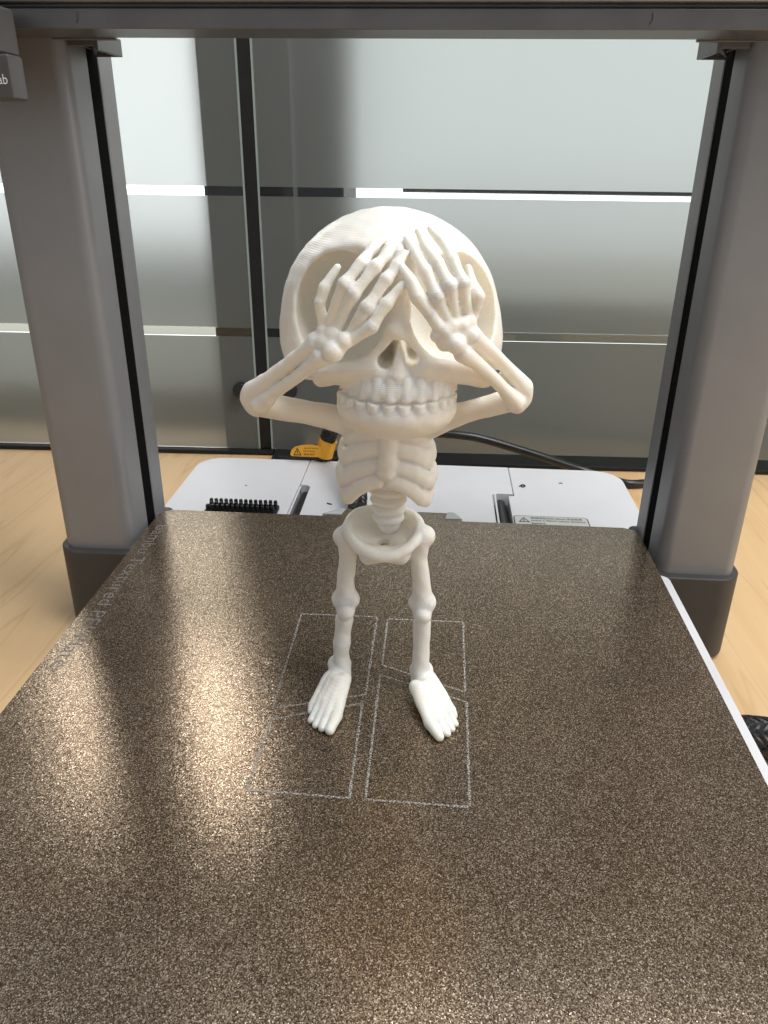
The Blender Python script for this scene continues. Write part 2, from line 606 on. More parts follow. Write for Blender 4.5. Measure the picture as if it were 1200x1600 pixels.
# base: three cover panels with slots between them
zb, zt = TZ + 3, -35.0
rear, front = 299.0, 182.0
arc = lambda cx, cy, r, a0, a1, n=10: [(cx + r * math.cos(math.radians(a0 + (a1 - a0) * i / n)), cy + r * math.sin(math.radians(a0 + (a1 - a0) * i / n))) for i in range(n + 1)]
left = [(-157.5, front)] + [(-74.3, front), (-74.3, rear)] + arc(-157.5 + 20, rear - 20, 20, 90, 180)
mid = [(-66, front), (61.5, front), (61.5, 246.5), (64.5, 249.5), (75.8, 249.5), (75.8, rear + 0.3), (-73.8, rear + 0.3), (-73.8, 252), (-69, 251.5), (-66.5, 248.5)]
right = [(72.2, front), (157.5, front)] + arc(157.5 - 20, rear - 20, 20, 0, 90) + [(76.2, rear), (76.2, 246.2), (72.2, 245.2)]
for poly in (left, mid, right):
    pp(mesh_obj('cover_panel', prism(poly, zb, zt), 'white', bevel=0.6, seg=3))
pp(mesh_obj('base_frame', prism([(-150, 184), (-141, 184), (-141, 100), (-70, 100), (-70, -120), (70, -120), (70, 100), (141, 100), (141, 184), (150, 184), (150, 280), (-150, 280)], TZ + 0.1, -44), 'collar', bevel=1))
for x, sx in ((-73.4, 1), (62.2, 1)):
    pp(mesh_obj('slot_lip', box(x, x + 1.3, 184, 247, -34.9, -33.9), 'white', bevel=0.3))
pp(mesh_obj('slide_rod', tube([Vector((-69.6, y, -40.5)) for y in (184, 205, 225, 246)], 2.6, 16), 'gloss'))
pp(mesh_obj('slide_rod', tube([Vector((66.8, y, -40.5)) for y in (184, 205, 225, 243)], 3.6, 16), 'gloss'))

# black silicone wiping pad
pad = pp(mesh_obj('wiping_pad', prism(rrect(-127.5, -80.5, 190, 210.5, 1.5, 3), -35.0, -32.6), 'black', bevel=0.4))
nb = bmesh.new()
bmesh.ops.create_cone(nb, cap_ends=True, segments=12, radius1=1.45, radius2=1.15, depth=4.4)
nub = mesh_obj('bristle', nb, 'gloss', pad, bevel=0.45)
nub.location = Vector((-125.3, 207.6, -30.5)) * S
for r_ in range(3):
    for c_ in range(14):
        if r_ == 0 and c_ == 0: continue
        d = nub.copy()
        COL.objects.link(d)
        d.parent = pad
        d.location = Vector((-125.3 + c_ * 3.28 + (1.2 if r_ % 2 else 0), 207.6 - r_ * 4.6, -30.5)) * S

# safety label on the cover
lb = pp(mesh_obj('safety_label', prism(rrect(73.6, 120.2, 192.5, 213.3, 2.2, 5), -34.99, -34.75), 'label'))
mesh_obj('label_border', prism(rrect(72.9, 120.9, 191.8, 214.0, 2.8, 5), -34.995, -34.85), 'ink', lb)
fx = lambda x, y: frame((x, y, -34.6), (1, 0, 0), (0, 1, 0))
text_obj('lettering', '请保持后方约 50mm 安全距离', 'ink', lb, fx(84.0, 208.9), length=33, height=3.0)
text_obj('lettering', 'Leave a 50mm safety distance', 'ink', lb, fx(84.0, 205.0), length=34.5, height=3.0)
text_obj('lettering', 'behind', 'ink', lb, fx(84.0, 201.4), length=8.5, height=2.6)


def triangle_sign(parent, mtx, w_, h_):
    bm = bmesh.new()
    o_ = [(0, 0), (w_, 0), (w_ / 2, h_)]
    c_ = (w_ / 2, h_ * 0.36)
    i_ = [(c_[0] + (x - c_[0]) * 0.72, c_[1] + (y - c_[1]) * 0.72) for x, y in o_]
    vo = [bm.verts.new((x, y, 0)) for x, y in o_]
    vi = [bm.verts.new((x, y, 0)) for x, y in i_]
    for k in range(3):
        bm.faces.new((vo[k], vo[(k + 1) % 3], vi[(k + 1) % 3], vi[k]))
    for (x0, x1, y0, y1) in ((w_ * .46, w_ * .54, h_ * .3, h_ * .62), (w_ * .46, w_ * .54, h_ * .17, h_ * .25)):
        bm.faces.new([bm.verts.new((x, y, 0)) for x, y in ((x0, y0), (x1, y0), (x1, y1), (x0, y1))])
    o = mesh_obj('warning_sign', bm, 'ink', parent, smooth=False)
    o.data.transform(mtx)
    return o


triangle_sign(lb, fx(75.8, 204.0), 7.2, 7.0)

# heated bed under the plate
hb = pp(mesh_obj('heat_bed', prism(rrect(-127, 127, -136, 126, 6, 6), -7, -0.9), 'clip', bevel=0.5))
mesh_obj('bed_edge', prism(rrect(124.8, 132.7, -150, 80.5, (1, 1, 5, 1), 8), -6.5, -1.0), 'white', hb, bevel=0.8, seg=3)
for pts in ([(-40, 130.4), (-29.6, 130.4), (-27.6, 138), (-31, 138.6)], [(28.4, 138.6), (32, 138.4), (36.4, 130.6), (27, 130.4)]):
    mesh_obj('plate_stop', prism(pts, -5, 0.6), 'clip', hb, bevel=0.5)

# ------------------------------------------------------------------ build plate
pl = thing('build_plate', 'bronze speckled textured build plate under the figurine', 'build plate')
outl = rrect(-128.5, 128.5, -150, 128.5, (6, 6, 9, 9), 10)
k9 = next(i for i, p_ in enumerate(outl) if p_[1] > 128.49)      # start of the rear edge
tab = [(36.5, 128.5), (29, 137.4), (27, 138.2), (-27, 138.2), (-29, 137.4), (-38, 130.0), (-40, 128.5)]
idx = [i for i, p_ in enumerate(outl) if abs(p_[1] - 128.5) < 1e-6]
outl = outl[:idx[0] + 1] + tab + outl[idx[-1]:]
sheet = mesh_obj('sheet', prism(outl, -0.75, 0.0), 'plate', pl, bevel=0.15, seg=1)
text_obj('lettering', 'Bambu Textured PEI Plate', 'letter', pl, frame((-124.3, 108.5, 0.05), (0.005, -1, 0), (1, 0.005, 0)), length=124, height=6.4)

# figurine layout, millimetres (x, y, z, radius)
HAND_A = [[(-11.41, -44.0, 138.02, 1.3), (-11.72, -45.5, 144.24, 1.35), (-10.54, -45.0, 147.89, 1.45), (-9.41, -44.5, 149.6, 1.1), (-7.34, -43.5, 152.68, 0.95)], [(-9.38, -45.0, 139.11, 1.3), (-7.25, -46.5, 144.51, 1.3), (-4.99, -47.0, 149.11, 1.75), (-3.12, -46.0, 151.53, 1.25), (-1.14, -44.5, 153.87, 1.6), (0.43, -42.0, 155.79, 1.2), (1.86, -39.5, 157.58, 1.4), (4.66, -35.0, 160.19, 0.7)], [(-7.13, -45.5, 138.26, 1.3), (-4.89, -47.0, 142.88, 1.35), (-2.82, -47.5, 146.86, 1.8), (0.03, -46.5, 150.09, 1.3), (2.66, -45.0, 153.39, 1.65), (4.17, -43.5, 154.79, 1.25), (5.35, -42.0, 156.04, 1.4), (7.21, -38.0, 158.47, 0.75)], [(-3.89, -46.0, 136.45, 1.3), (-1.53, -47.5, 140.28, 1.4), (0.67, -48.0, 143.51, 1.85), (3.03, -47.0, 146.91, 1.3), (5.37, -46.0, 150.29, 1.7), (6.91, -45.0, 152.07, 1.25), (8.13, -44.0, 153.68, 1.35), (9.93, -42.0, 156.44, 0.8)], [(-5.31, -47.0, 134.28, 1.7), (-1.49, -48.0, 136.44, 1.5), (2.04, -48.5, 138.94, 1.75), (3.8, -48.0, 141.81, 1.35), (5.71, -47.5, 144.5, 1.65), (7.73, -46.5, 147.1, 1.15), (9.63, -46.0, 149.12, 0.95)]]
CARP_A = [(-8.29, -46.0, 136.17, 2.2), (-8.02, -48.5, 132.19, 2.7), (-5.19, -48.0, 134.84, 2.2), (-13.15, -44.5, 134.03, 2.2), (-11.03, -44.5, 136.79, 1.9), (-10.54, -46.0, 133.75, 2.4), (-6.68, -47.0, 133.4, 2.3)]
HAND_B = [[(27.89, -43.0, 140.63, 1.3), (28.67, -44.0, 143.62, 1.3), (28.96, -44.5, 146.45, 1.7), (27.37, -43.0, 149.37, 1.3), (26.27, -40.0, 152.9, 0.75)], [(26.82, -44.0, 141.29, 1.3), (25.88, -45.5, 145.74, 1.25), (24.84, -46.0, 149.76, 1.75), (23.59, -44.5, 152.5, 1.3), (22.03, -42.5, 155.17, 1.6), (20.64, -40.0, 157.2, 1.25), (19.08, -37.5, 159.1, 1.35), (15.95, -33.5, 161.67, 0.75)], [(23.67, -45.0, 141.24, 1.3), (22.46, -46.5, 145.52, 1.3), (21.63, -47.0, 149.22, 1.8), (19.9, -45.5, 151.93, 1.35), (18.17, -43.5, 154.29, 1.65), (16.61, -41.5, 156.2, 1.3), (15.03, -39.0, 157.93, 1.35), (12.82, -34.5, 161.07, 0.75)], [(21.2, -46.0, 140.88, 1.35), (19.76, -47.0, 143.94, 1.35), (18.51, -47.5, 146.71, 1.85), (16.93, -46.5, 149.67, 1.35), (15.35, -45.0, 152.24, 1.7), (13.77, -43.0, 154.45, 1.3), (12.34, -41.0, 156.53, 1.4), (9.96, -37.0, 159.36, 0.75)], [(20.02, -47.0, 137.77, 1.7), (16.89, -47.5, 142.36, 1.6), (13.66, -47.5, 146.44, 1.9), (11.72, -46.0, 149.95, 1.6), (9.64, -44.5, 152.68, 1.1)]]
CARP_B = [(25.23, -46.0, 139.34, 2.1), (27.03, -45.0, 140.01, 1.9), (21.17, -47.5, 137.91, 2.0), (23.94, -48.5, 134.9, 2.4), (18.9, -47.0, 136.75, 1.7), (27.53, -45.5, 136.82, 2.3), (22.93, -47.0, 139.0, 1.9), (23.38, -46.0, 136.66, 2.3), (25.37, -46.0, 136.71, 2.0), (21.13, -47.0, 134.99, 2.2)]
FORE_A = [[(-34.63, -31.0, 115.44, 3.0), (-28.59, -35.0, 120.36, 2.5), (-22.08, -39.0, 125.82, 2.4), (-16.86, -42.5, 130.37, 2.5), (-13.17, -44.5, 133.17, 2.7)], [(-31.89, -33.0, 112.44, 3.0), (-26.6, -36.5, 117.28, 2.2), (-20.06, -41.0, 122.43, 2.0), (-14.9, -44.5, 127.07, 2.2), (-11.4, -46.5, 130.09, 2.7)]]
FORE_B = [[(44.07, -31.0, 119.42, 2.7), (39.76, -34.5, 124.66, 2.3), (34.73, -38.5, 129.8, 2.3), (30.66, -42.5, 133.9, 2.4), (28.07, -45.0, 136.4, 2.6)], [(42.06, -33.0, 115.42, 2.7), (37.64, -36.5, 120.4, 2.1), (32.98, -41.0, 125.63, 2.0), (29.17, -44.5, 129.55, 2.2), (25.92, -47.0, 132.27, 2.7)]]
ELB_A = [(-35.58, -30.0, 113.18, 2.9), (-33.5, -30.5, 110.65, 2.8), (-34.74, -29.0, 114.86, 2.8)]
ELB_B = [(44.51, -30.0, 117.45, 2.4), (42.76, -30.5, 113.92, 2.6), (43.89, -28.5, 115.66, 3.0)]
UP_A = [(-34.43, -28.0, 111.04, 3.8), (-27.36, -25.0, 108.74, 3.8), (-20.06, -22.0, 106.82, 3.6), (-11.7, -18.0, 103.75, 4.2), (-5.87, -16.0, 102.02, 5.0)]
UP_B = [(42.87, -28.0, 115.09, 3.5), (36.22, -25.0, 111.83, 3.3), (29.85, -22.0, 108.89, 3.2), (23.26, -18.0, 105.35, 4.0), (17.77, -16.0, 102.84, 5.0)]
BRIDGE = [(7.85, -36.0, 154.12, 4.5), (8.72, -40.5, 147.46, 3.0), (8.9, -41.5, 141.05, 2.9), (8.57, -43.5, 137.08, 3.0)]
NOSE_L = [(8.07, -43.5, 136.73, 2.4), (4.7, -43.0, 131.77, 2.1), (1.75, -42.5, 127.04, 2.8)]
NOSE_R = [(9.25, -43.5, 136.76, 2.4), (12.74, -43.0, 132.16, 2.1), (15.95, -42.5, 127.8, 2.8)]
SEPT = [(8.68, -43.0, 134.61, 1.2), (8.82, -43.6, 131.34, 1.2), (8.85, -44.0, 128.32, 1.9), (8.67, -44.5, 125.3, 2.8)]
HOLE_L = [(8.03, -45.0, 134.19, 0.85), (5.38, -45.0, 129.08, 2.15)]
HOLE_R = [(9.64, -45.0, 134.23, 0.85), (12.46, -45.0, 129.45, 2.2)]
HOLE_M = [(8.72, -45.0, 133.36, 0.8), (8.89, -45.0, 128.92, 1.6)]
FACE = [8.63, -44.0, 126.22]
ZYG_L = [(3.19, -43.0, 126.15, 3.0), (-3.07, -41.5, 125.23, 2.7), (-8.16, -39.0, 123.7, 2.8), (-13.58, -33.0, 120.84, 2.8)]
ZYG_R = [(14.95, -43.0, 126.85, 3.0), (21.34, -41.5, 126.47, 2.9), (26.67, -39.0, 124.91, 3.0), (32.53, -33.0, 122.22, 3.0)]
SOCK_L = [-7.25, -36.0, 140.15]
SOCK_R = [22.99, -36.0, 139.85]
JAW = [8.02, -45.0, 114.31]
MAX = [8.6, -45.0, 121.37]
TEETH_U = [7.25, -33.0, 117.9]
STERN = [(4.89, -26.0, 106.71, 3.0), (5.05, -27.0, 99.93, 2.6), (5.12, -27.5, 96.4, 3.0), (5.21, -28.0, 92.4, 3.2), (4.82, -27.5, 88.79, 2.2)]
SPINE = [(4.82, -10.0, 77.91, 5.8), (4.7, -10.0, 70.82, 5.8), (5.04, -10.0, 62.12, 4.6)]
HIP = [(-10.24, -14.0, 60.45, 3.6), (17.47, -14.0, 61.99, 3.6)]
PEL = [3.48, -13.0, 61.81]
PHOLE = [2.79, -12.0, 58.58]
ISCH = [(-1.4, -17.0, 55.05, 3.2), (3.97, -19.0, 56.87, 2.6), (9.5, -17.0, 55.59, 3.2)]
FEM_A = [(-9.25, -15.0, 60.03, 3.2), (-8.66, -15.0, 53.13, 3.0), (-9.64, -15.0, 44.2, 3.0), (-9.72, -15.0, 36.39, 3.6)]
FEM_B = [(16.22, -15.0, 61.22, 3.2), (15.56, -15.0, 54.32, 3.0), (16.7, -15.0, 45.57, 3.1), (17.42, -15.0, 37.07, 3.6)]
KNEE_A = [(-11.77, -15.0, 36.01, 2.9), (-7.67, -15.0, 36.24, 2.9), (-9.46, -17.5, 32.4, 3.2)]
KNEE_B = [(15.43, -15.0, 35.92, 2.9), (19.47, -15.0, 36.14, 2.9), (17.62, -17.5, 32.6, 3.2)]
SHIN_A = [(-10.27, -15.0, 27.54, 2.8), (-10.78, -15.0, 22.88, 2.5), (-11.25, -15.5, 18.21, 2.8), (-11.61, -15.0, 13.07, 2.4), (-11.44, -15.0, 7.37, 2.8), (-11.14, -16.0, 2.34, 3.0)]
SHIN_B = [(17.48, -15.0, 28.04, 2.8), (17.67, -15.0, 21.8, 2.7), (17.66, -15.0, 14.86, 2.7), (17.64, -15.0, 7.77, 2.8), (17.83, -16.0, 2.77, 3.0)]
ANK_A = [-12.47, -14.5, 6.08]
ANK_B = [17.94, -14.5, 5.41]
FOOT_A = [[(-9.74, -21.48, 6.0, 2.6), (-10.19, -29.43, 4.2, 2.2), (-10.59, -37.18, 2.6, 2.1), (-12.17, -43.8, 1.7, 1.7)], [(-10.89, -23.47, 6.3, 2.4), (-12.67, -31.41, 4.2, 1.9), (-13.98, -38.56, 2.4, 1.6), (-14.94, -42.83, 1.5, 1.35)], [(-12.32, -23.2, 6.0, 2.4), (-14.76, -31.09, 3.8, 1.8), (-16.31, -37.85, 2.2, 1.5), (-17.37, -41.29, 1.4, 1.25)], [(-13.96, -21.42, 5.4, 2.4), (-16.67, -28.98, 3.4, 1.8), (-18.25, -35.4, 2.0, 1.5), (-19.33, -38.7, 1.3, 1.2)], [(-15.53, -18.6, 4.6, 2.4), (-18.26, -26.08, 3.0, 1.8), (-19.94, -31.85, 1.8, 1.5), (-20.24, -34.38, 1.3, 1.2)]]
FOOT_B = [[(16.33, -23.34, 6.0, 2.6), (19.11, -31.16, 4.2, 2.2), (21.75, -38.44, 2.6, 2.1), (25.11, -44.17, 1.7, 1.6)], [(17.74, -24.7, 6.3, 2.4), (21.58, -31.64, 4.2, 1.9), (25.04, -37.92, 2.4, 1.6), (27.7, -41.82, 1.5, 1.35)], [(19.31, -23.45, 6.0, 2.4), (23.59, -29.94, 3.8, 1.8), (27.02, -36.2, 2.2, 1.5), (29.23, -39.33, 1.4, 1.25)], [(20.65, -20.34, 5.4, 2.4), (25.16, -26.85, 3.4, 1.8), (28.59, -32.81, 2.0, 1.5), (30.58, -36.49, 1.3, 1.2)], [(21.53, -16.19, 4.6, 2.4), (26.08, -23.4, 3.0, 1.8), (29.07, -29.44, 1.8, 1.5), (30.19, -32.51, 1.3, 1.2)]]
HEEL_A = [(-12.51, -12.47, 4.0, 3.6), (-12.74, -18.33, 4.0, 3.6)]
HEEL_B = [(17.93, -12.61, 4.0, 3.6), (19.48, -17.86, 4.0, 3.6)]
SCRIBE = [[[-34.37, 30.08], [-1.95, 30.42], [-1.89, -21.6], [-34.15, -32.23]], [[-33.65, -38.02], [-2.71, -26.74], [-2.28, -71.75], [-34.48, -70.98]], [[2.77, 29.33], [34.61, 29.66], [34.41, -17.25], [2.72, -3.28]], [[2.43, -9.37], [34.73, -22.85], [34.45, -72.33], [2.66, -71.87]]]


for q in SCRIBE:
    bm = bmesh.new()
    rng = random.Random(3)
    for i in range(4):
        a, b = Vector((*q[i], 0.05)), Vector((*q[(i + 1) % 4], 0.05))
        d = (b - a).normalized()
        s_ = Vector((-d.y, d.x, 0))
        n = 24
        row = []
        for k in range(n + 1):
            p_ = a.lerp(b, k / n) + s_ * rng.uniform(-0.06, 0.06)
            h_ = rng.uniform(0.28, 0.52)
            row.append((bm.verts.new(p_ + s_ * h_), bm.verts.new(p_ - s_ * h_)))
        for u_, v_ in zip(row, row[1:]):
            bm.faces.new((u_[0], u_[1], v_[1], v_[0]))
    mesh_obj('printed_outline', bm, 'scribe', pl, smooth=False)

# ------------------------------------------------------------------ cables
def braided(name, pts, r, label, turns, n=10, strands=12, w_=0.9):
    path = catmull(pts, n)
    o = thing(name, label, 'cable')
    mesh_obj('core', tube(path, r, 18), 'black', o)
    # resample finer for the yarns
    fr = frames(catmull(pts, n * 3))
    bm = bmesh.new()
    for k in range(strands):
        strand(fr, r, 2 * math.pi * k / strands, turns, w_, bm)
        strand(fr, r, 2 * math.pi * k / strands + 0.2, -turns, w_, bm)
    tag(mesh_obj('braid', bm, 'gloss', o), kind='stuff')
    return o


bc = braided('braided_cable', [(-66, 316, -52), (-65.5, 306, -40), (-63, 300, -27), (-58, 299, -10), (-50, 292, 6), (-40, 270, 10), (-33, 240, -2), (-29, 212, -18), (-27, 190, -26), (-25, 150, -22)], 5.2,
             'black braided cable with a yellow tag rising behind the figurine', 4.5, 8)
braided('braided_cable', [(110, 24, -47.5), (135, 25, -48.5), (165, 25.5, -49), (200, 25.5, -49.3), (235, 24, -49.3)], 8.2,
        'thick black braided cable on the table at the right edge', 2.2, 10, 16, 1.15)

# the yellow tag: a sleeve round the cable with a flat flag
wrap = mesh_obj('tag_sleeve', tube(catmull([(-63.9, 300.3, -31), (-62.2, 299.9, -24.5), (-59.9, 299.6, -18)], 6), 6.9, 28), 'tag', bc)
fl = [(-63, -28.5), (-66, -21.5), (-72, -20.2), (-79, -20.6), (-84.5, -22.0), (-87.4, -24.8), (-88.2, -28.2), (-87, -29.4), (-76, -29.8), (-66, -29.9)]
bm = bmesh.new()
va = [bm.verts.new((x, 293.6 + 0.06 * (x + 63) , z)) for x, z in fl]
vb = [bm.verts.new((x, 294.1 + 0.06 * (x + 63) , z)) for x, z in fl]
for i in range(len(fl)):
    j = (i + 1) % len(fl)
    bm.faces.new((va[i], va[j], vb[j], vb[i]))
bm.faces.new(va)
bm.faces.new(vb[::-1])
flag = mesh_obj('tag_flag', bm, 'tag', bc)
tf = lambda x, z: frame((x, 293.5 + 0.06 * (x + 63) - 0.15, z), (1, 0.06, 0), (0, 0, 1))
triangle_sign(flag, tf(-85.8, -28.6), 6.2, 6.0)
text_obj('lettering', 'Avoid sharp', 'ink', flag, tf(-77.6, -23.6), length=11.0, height=1.5)
text_obj('lettering', 'bending', 'ink', flag, tf(-78.0, -26.0), length=8.4, height=1.5)
text_obj('lettering', '避免弯折', 'ink', flag, tf(-78.2, -28.6), length=8.6, height=1.7)

cord = mesh_obj('power_cord', tube(catmull([(-110, 352, TZ + 3.6), (-85, 350, TZ + 3.6), (-50, 346, -44), (-15, 343, -29), (15, 342, -25), (42, 341, -25.5), (63, 341, -29), (106, 341, -41), (140, 341, -51.5), (160, 333, TZ + 3.6),
                                     (172, 323, TZ + 3.6), (190, 326, TZ + 3.6), (212, 330, TZ + 3.6), (260, 330, TZ + 3.6)], 10), 3.3, 14), 'gloss')
tag(cord, 'glossy black power cord looping behind the white printer base', 'cord')

# scraps of black filament on the white covers
def scrap(pts, label, r=0.28):
    o = mesh_obj('filament_scrap', tube(catmull(pts, 5), r, 6), 'black')
    tag(o, label, 'scrap', 'scraps on the white printer base')


scrap([(81.4, 262.5, -34.6), (83.6, 265.2, -34.5), (85.4, 262.8, -34.3), (83.2, 261.2, -34.5), (82.6, 263.4, -34.2)], 'curled black scrap right of the right hand slot on the white cover', 0.4)
scrap([(110.0, 271.0, -34.7), (111.6, 271.4, -34.6), (112.6, 270.6, -34.7)], 'tiny grey scrap near the right rear corner of the white cover')
scrap([(-50.5, 221.0, -34.7), (-48.8, 219.6, -34.5), (-47.0, 219.4, -34.7)], 'small black scrap between the left hand slot and the figurine', 0.4)
scrap([(-112.0, 246.0, -34.7), (-111.0, 245.2, -34.6)], 'faint speck on the left white cover behind the bristle pad', 0.25)

# ------------------------------------------------------------------ the figurine: one blended field, cut into its parts
VOX = 0.36
LO = np.array([-43.0, -54.0, -1.0])
HI = np.array([52.0, 22.0, 168.5])
SH = tuple(int(math.ceil(v)) + 1 for v in (HI - LO) / VOX)
D = np.full(SH, 8.0, np.float32)
LB = np.zeros(SH, np.int16)
AX = [(LO[i] + VOX * np.arange(SH[i])).astype(np.float32) for i in range(3)]
LABELS = [None]            # index -> (part name, parent index)


def lab(name, parent=0):
    LABELS.append((name, parent))
    return len(LABELS) - 1


def window(lo, hi, pad):
    s = []
    for i in range(3):
        a = max(0, int((lo[i] - pad - LO[i]) / VOX))
        b = min(SH[i], int((hi[i] + pad - LO[i]) / VOX) + 2)
        s.append(slice(a, max(a + 1, b)))
    s = tuple(s)
    return s, AX[0][s[0]][:, None, None], AX[1][s[1]][None, :, None], AX[2][s[2]][None, None, :]


def put(s, d, label, k):
    a = D[s]
    h = np.clip(0.5 + 0.5 * (a - d) / k, 0, 1)
    LB[s] = np.where(d < a, label, LB[s])
    D[s] = a * (1 - h) + d * h - k * h * (1 - h)


def cut(s, d, k):
    a = D[s]
    d = -d
    h = np.clip(0.5 - 0.5 * (a - d) / k, 0, 1)
    D[s] = a * (1 - h) + d * h + k * h * (1 - h)


def cone_dist(X, Y, Z, a, b, sc=(1, 1, 1)):
    ax, ay, az, ra = a
    bx, by, bz, rb = b
    dx, dy, dz = (bx - ax) * sc[0], (by - ay) * sc[1], (bz - az) * sc[2]
    px, py, pz = (X - ax) * sc[0], (Y - ay) * sc[1], (Z - az) * sc[2]
    l2 = dx * dx + dy * dy + dz * dz + 1e-9
    t = np.clip((px * dx + py * dy + pz * dz) / l2, 0, 1)
    return np.sqrt((px - t * dx) ** 2 + (py - t * dy) ** 2 + (pz - t * dz) ** 2) - (ra + (rb - ra) * t)


def cone(a, b, label, k=1.0, sc=(1, 1, 1), op=put):
    r = max(a[3], b[3])
    rr = [r / q for q in sc]
    lo = [min(a[i], b[i]) - rr[i] for i in range(3)]
    hi = [max(a[i], b[i]) + rr[i] for i in range(3)]
    s, X, Y, Z = window(lo, hi, k + 1.2)
    d = cone_dist(X, Y, Z, a, b, sc)
    if op is put: put(s, d, label, k)
    else: cut(s, d, k)


def chain(pts, label, k=1.0, grow=0.0):
    pts = [(*p_[:3], p_[3] + grow) for p_ in pts]
    hard(list(zip(pts, pts[1:])), label, k)


def hard(segs, label, k, sc=(1, 1, 1)):
    """Several tapered rods joined without swelling at the joints, then blended in as one."""
    lo, hi = [1e9] * 3, [-1e9] * 3
    for a, b in segs:
        for q in (a, b):
            for i in range(3):
                lo[i] = min(lo[i], q[i] - q[3] / sc[i])
                hi[i] = max(hi[i], q[i] + q[3] / sc[i])
    s, X, Y, Z = window(lo, hi, k + 1.2)
    d = None
    for a, b in segs:
        e = cone_dist(X, Y, Z, a, b, sc)
        d = e if d is None else np.minimum(d, e)
    put(s, d, label, k)


def ell(c, r, label, k=1.0, op=put, clip=None):
    s, X, Y, Z = window([c[i] - r[i] for i in range(3)], [c[i] + r[i] for i in range(3)], k + 1.2)
    q0 = np.sqrt(((X - c[0]) / r[0]) ** 2 + ((Y - c[1]) / r[1]) ** 2 + ((Z - c[2]) / r[2]) ** 2)
    q1 = np.sqrt(((X - c[0]) / r[0] ** 2) ** 2 + ((Y - c[1]) / r[1] ** 2) ** 2 + ((Z - c[2]) / r[2] ** 2) ** 2) + 1e-6
    d = q0 * (q0 - 1) / q1
    if clip is not None:
        d = np.maximum(d, clip(X, Y, Z))
    if op is put: put(s, d, label, k)
    else: cut(s, d, k)


def ball(p_, label, k=1.0):
    ell(p_[:3], (p_[3],) * 3, label, k)


# --- skull
skull = lab('skull')
ell((4.4, -13.0, 135.6), (32.2, 30.0, 30.0), skull, 1)
ell((5.2, -11.0, 125.5), (32.6, 27.0, 21.0), skull, 8)
ell((5.5, -30, 146), (19, 11, 10), skull, 8)                       # forehead
s_, X_, Y_, Z_ = window((-40, -54, 96), (50, 22, 128), 1)
cut(s_, Z_ - (115.3 + 0.36 * np.clip(-16.0 - Y_, 0, 22)) + 0 * X_, 3.0)                          # open underside
for sx, c in ((-1, SOCK_L), (1, SOCK_R)):
    ell((c[0] + sx * 1.2, -42.0, c[2] + 0.6), (16.6, 15.0, 18.6), 0, 3.5, cut)
    ell((c[0] + sx * 0.4, -30.0, c[2] - 0.4), (13.2, 18.5, 15.6), 0, 1.2, cut)
chain(BRIDGE, skull, 2.6)
chain(ZYG_L, skull, 1.8)
chain(ZYG_R, skull, 1.8)
ell((FACE[0], -34.0, FACE[2] + 0.4), (9.6, 9.6, 5.2), skull, 2.4)
ell((MAX[0], -33.0, MAX[2] - 1.4), (16.4, 15.0, 8.0), skull, 2.4)
chain(NOSE_L, skull, 2.0)
chain(NOSE_R, skull, 2.0)
chain(SEPT, skull, 1.5)
for h in (HOLE_L, HOLE_R):
    cone((h[0][0], -45, h[0][2], h[0][3]), (h[1][0], -45, h[1][2], h[1][3]), 0, 0.3, (1, 0.15, 1), cut)
# --- jaw
jaw = lab('jaw')
ell((JAW[0], -33.2, JAW[2] - 1.0), (17.2, 15.0, 9.2), jaw, 0.6)
ell((JAW[0], -24, 112), (14, 14, 7), jaw, 3)
# --- teeth: shallow ridges on the two rounded rows
for row in (0, 1):
    n = 12
    for i in range(n):
        th = math.radians(-82.5 + 15 * i + 2)
        wob = math.sin(i * 7.3 + row * 2) * 0.25
        if row == 0:
            cx, cy = MAX[0] + 14.8 * math.sin(th), -33.0 - 13.4 * math.cos(th)
            t_ = lab('tooth', skull)
            cone((cx * 0.985 + MAX[0] * 0.015, cy + 0.7, 123.6, 1.6), (cx, cy, 118.9 + wob * 0.3, 2.1 - 0.2 * abs(math.sin(th))), t_, 0.55)
        else:
            cx, cy = JAW[0] + 15.4 * math.sin(th), -33.2 - 13.25 * math.cos(th)
            t_ = lab('tooth', jaw)
            cone((cx, cy, 117.2, 1.95), (cx, cy + 0.35, 111.8 + wob + 1.2 * (1 - math.cos(th)), 1.5), t_, 0.7)
s_, X_, Y_, Z_ = window((-12, -50, 115), (28, -20, 121), 1)           # the closed bite between the rows
e_ = np.sqrt(((X_ - MAX[0]) / 15.6) ** 2 + ((Y_ + 33) / 14.1) ** 2) - 1
cut(s_, np.maximum(np.abs(Z_ - 118.15 - 0.22 * np.sin(X_ * 1.55)) - 0.28, -e_ * 13.0), 0.5)
# --- trunk
ribs = lab('rib_cage')
ell((4.4, -14.5, 94.5), (12.3, 9.0, 14.5), ribs, 1)
for zs, hw, rise, hh in ((99.6, 14.4, 2.4, 3.6), (92.4, 16.0, 4.0, 3.7), (85.2, 16.8, 5.6, 3.7), (78.9, 15.8, 7.2, 3.2)):
    rb = lab('rib', ribs)
    for side in (-1, 1):
        pts = []
        for j in range(11):
            ph = math.radians(75 - 158 * j / 10)           # from the spine round the flank to the breastbone
            f = max(0.0, -math.sin(ph))
            z = zs + 3.2 * max(0.0, math.sin(ph)) - 1.8 * math.sin(math.pi * min(1, f * 1.25)) + rise * f ** 3
            pts.append((4.2 + side * (hw - 1.9) * math.cos(ph), -14.5 + 9.7 * math.sin(ph), z, 1.95 - 0.35 * f ** 4))
        hard(list(zip(pts, pts[1:])), rb, 0.7, (1, 1, 0.58))
st = lab('breastbone', ribs)
cone((4.9, -23.8, 106, 2.0), (4.9, -23.8, 91, 1.8), st, 1.6)
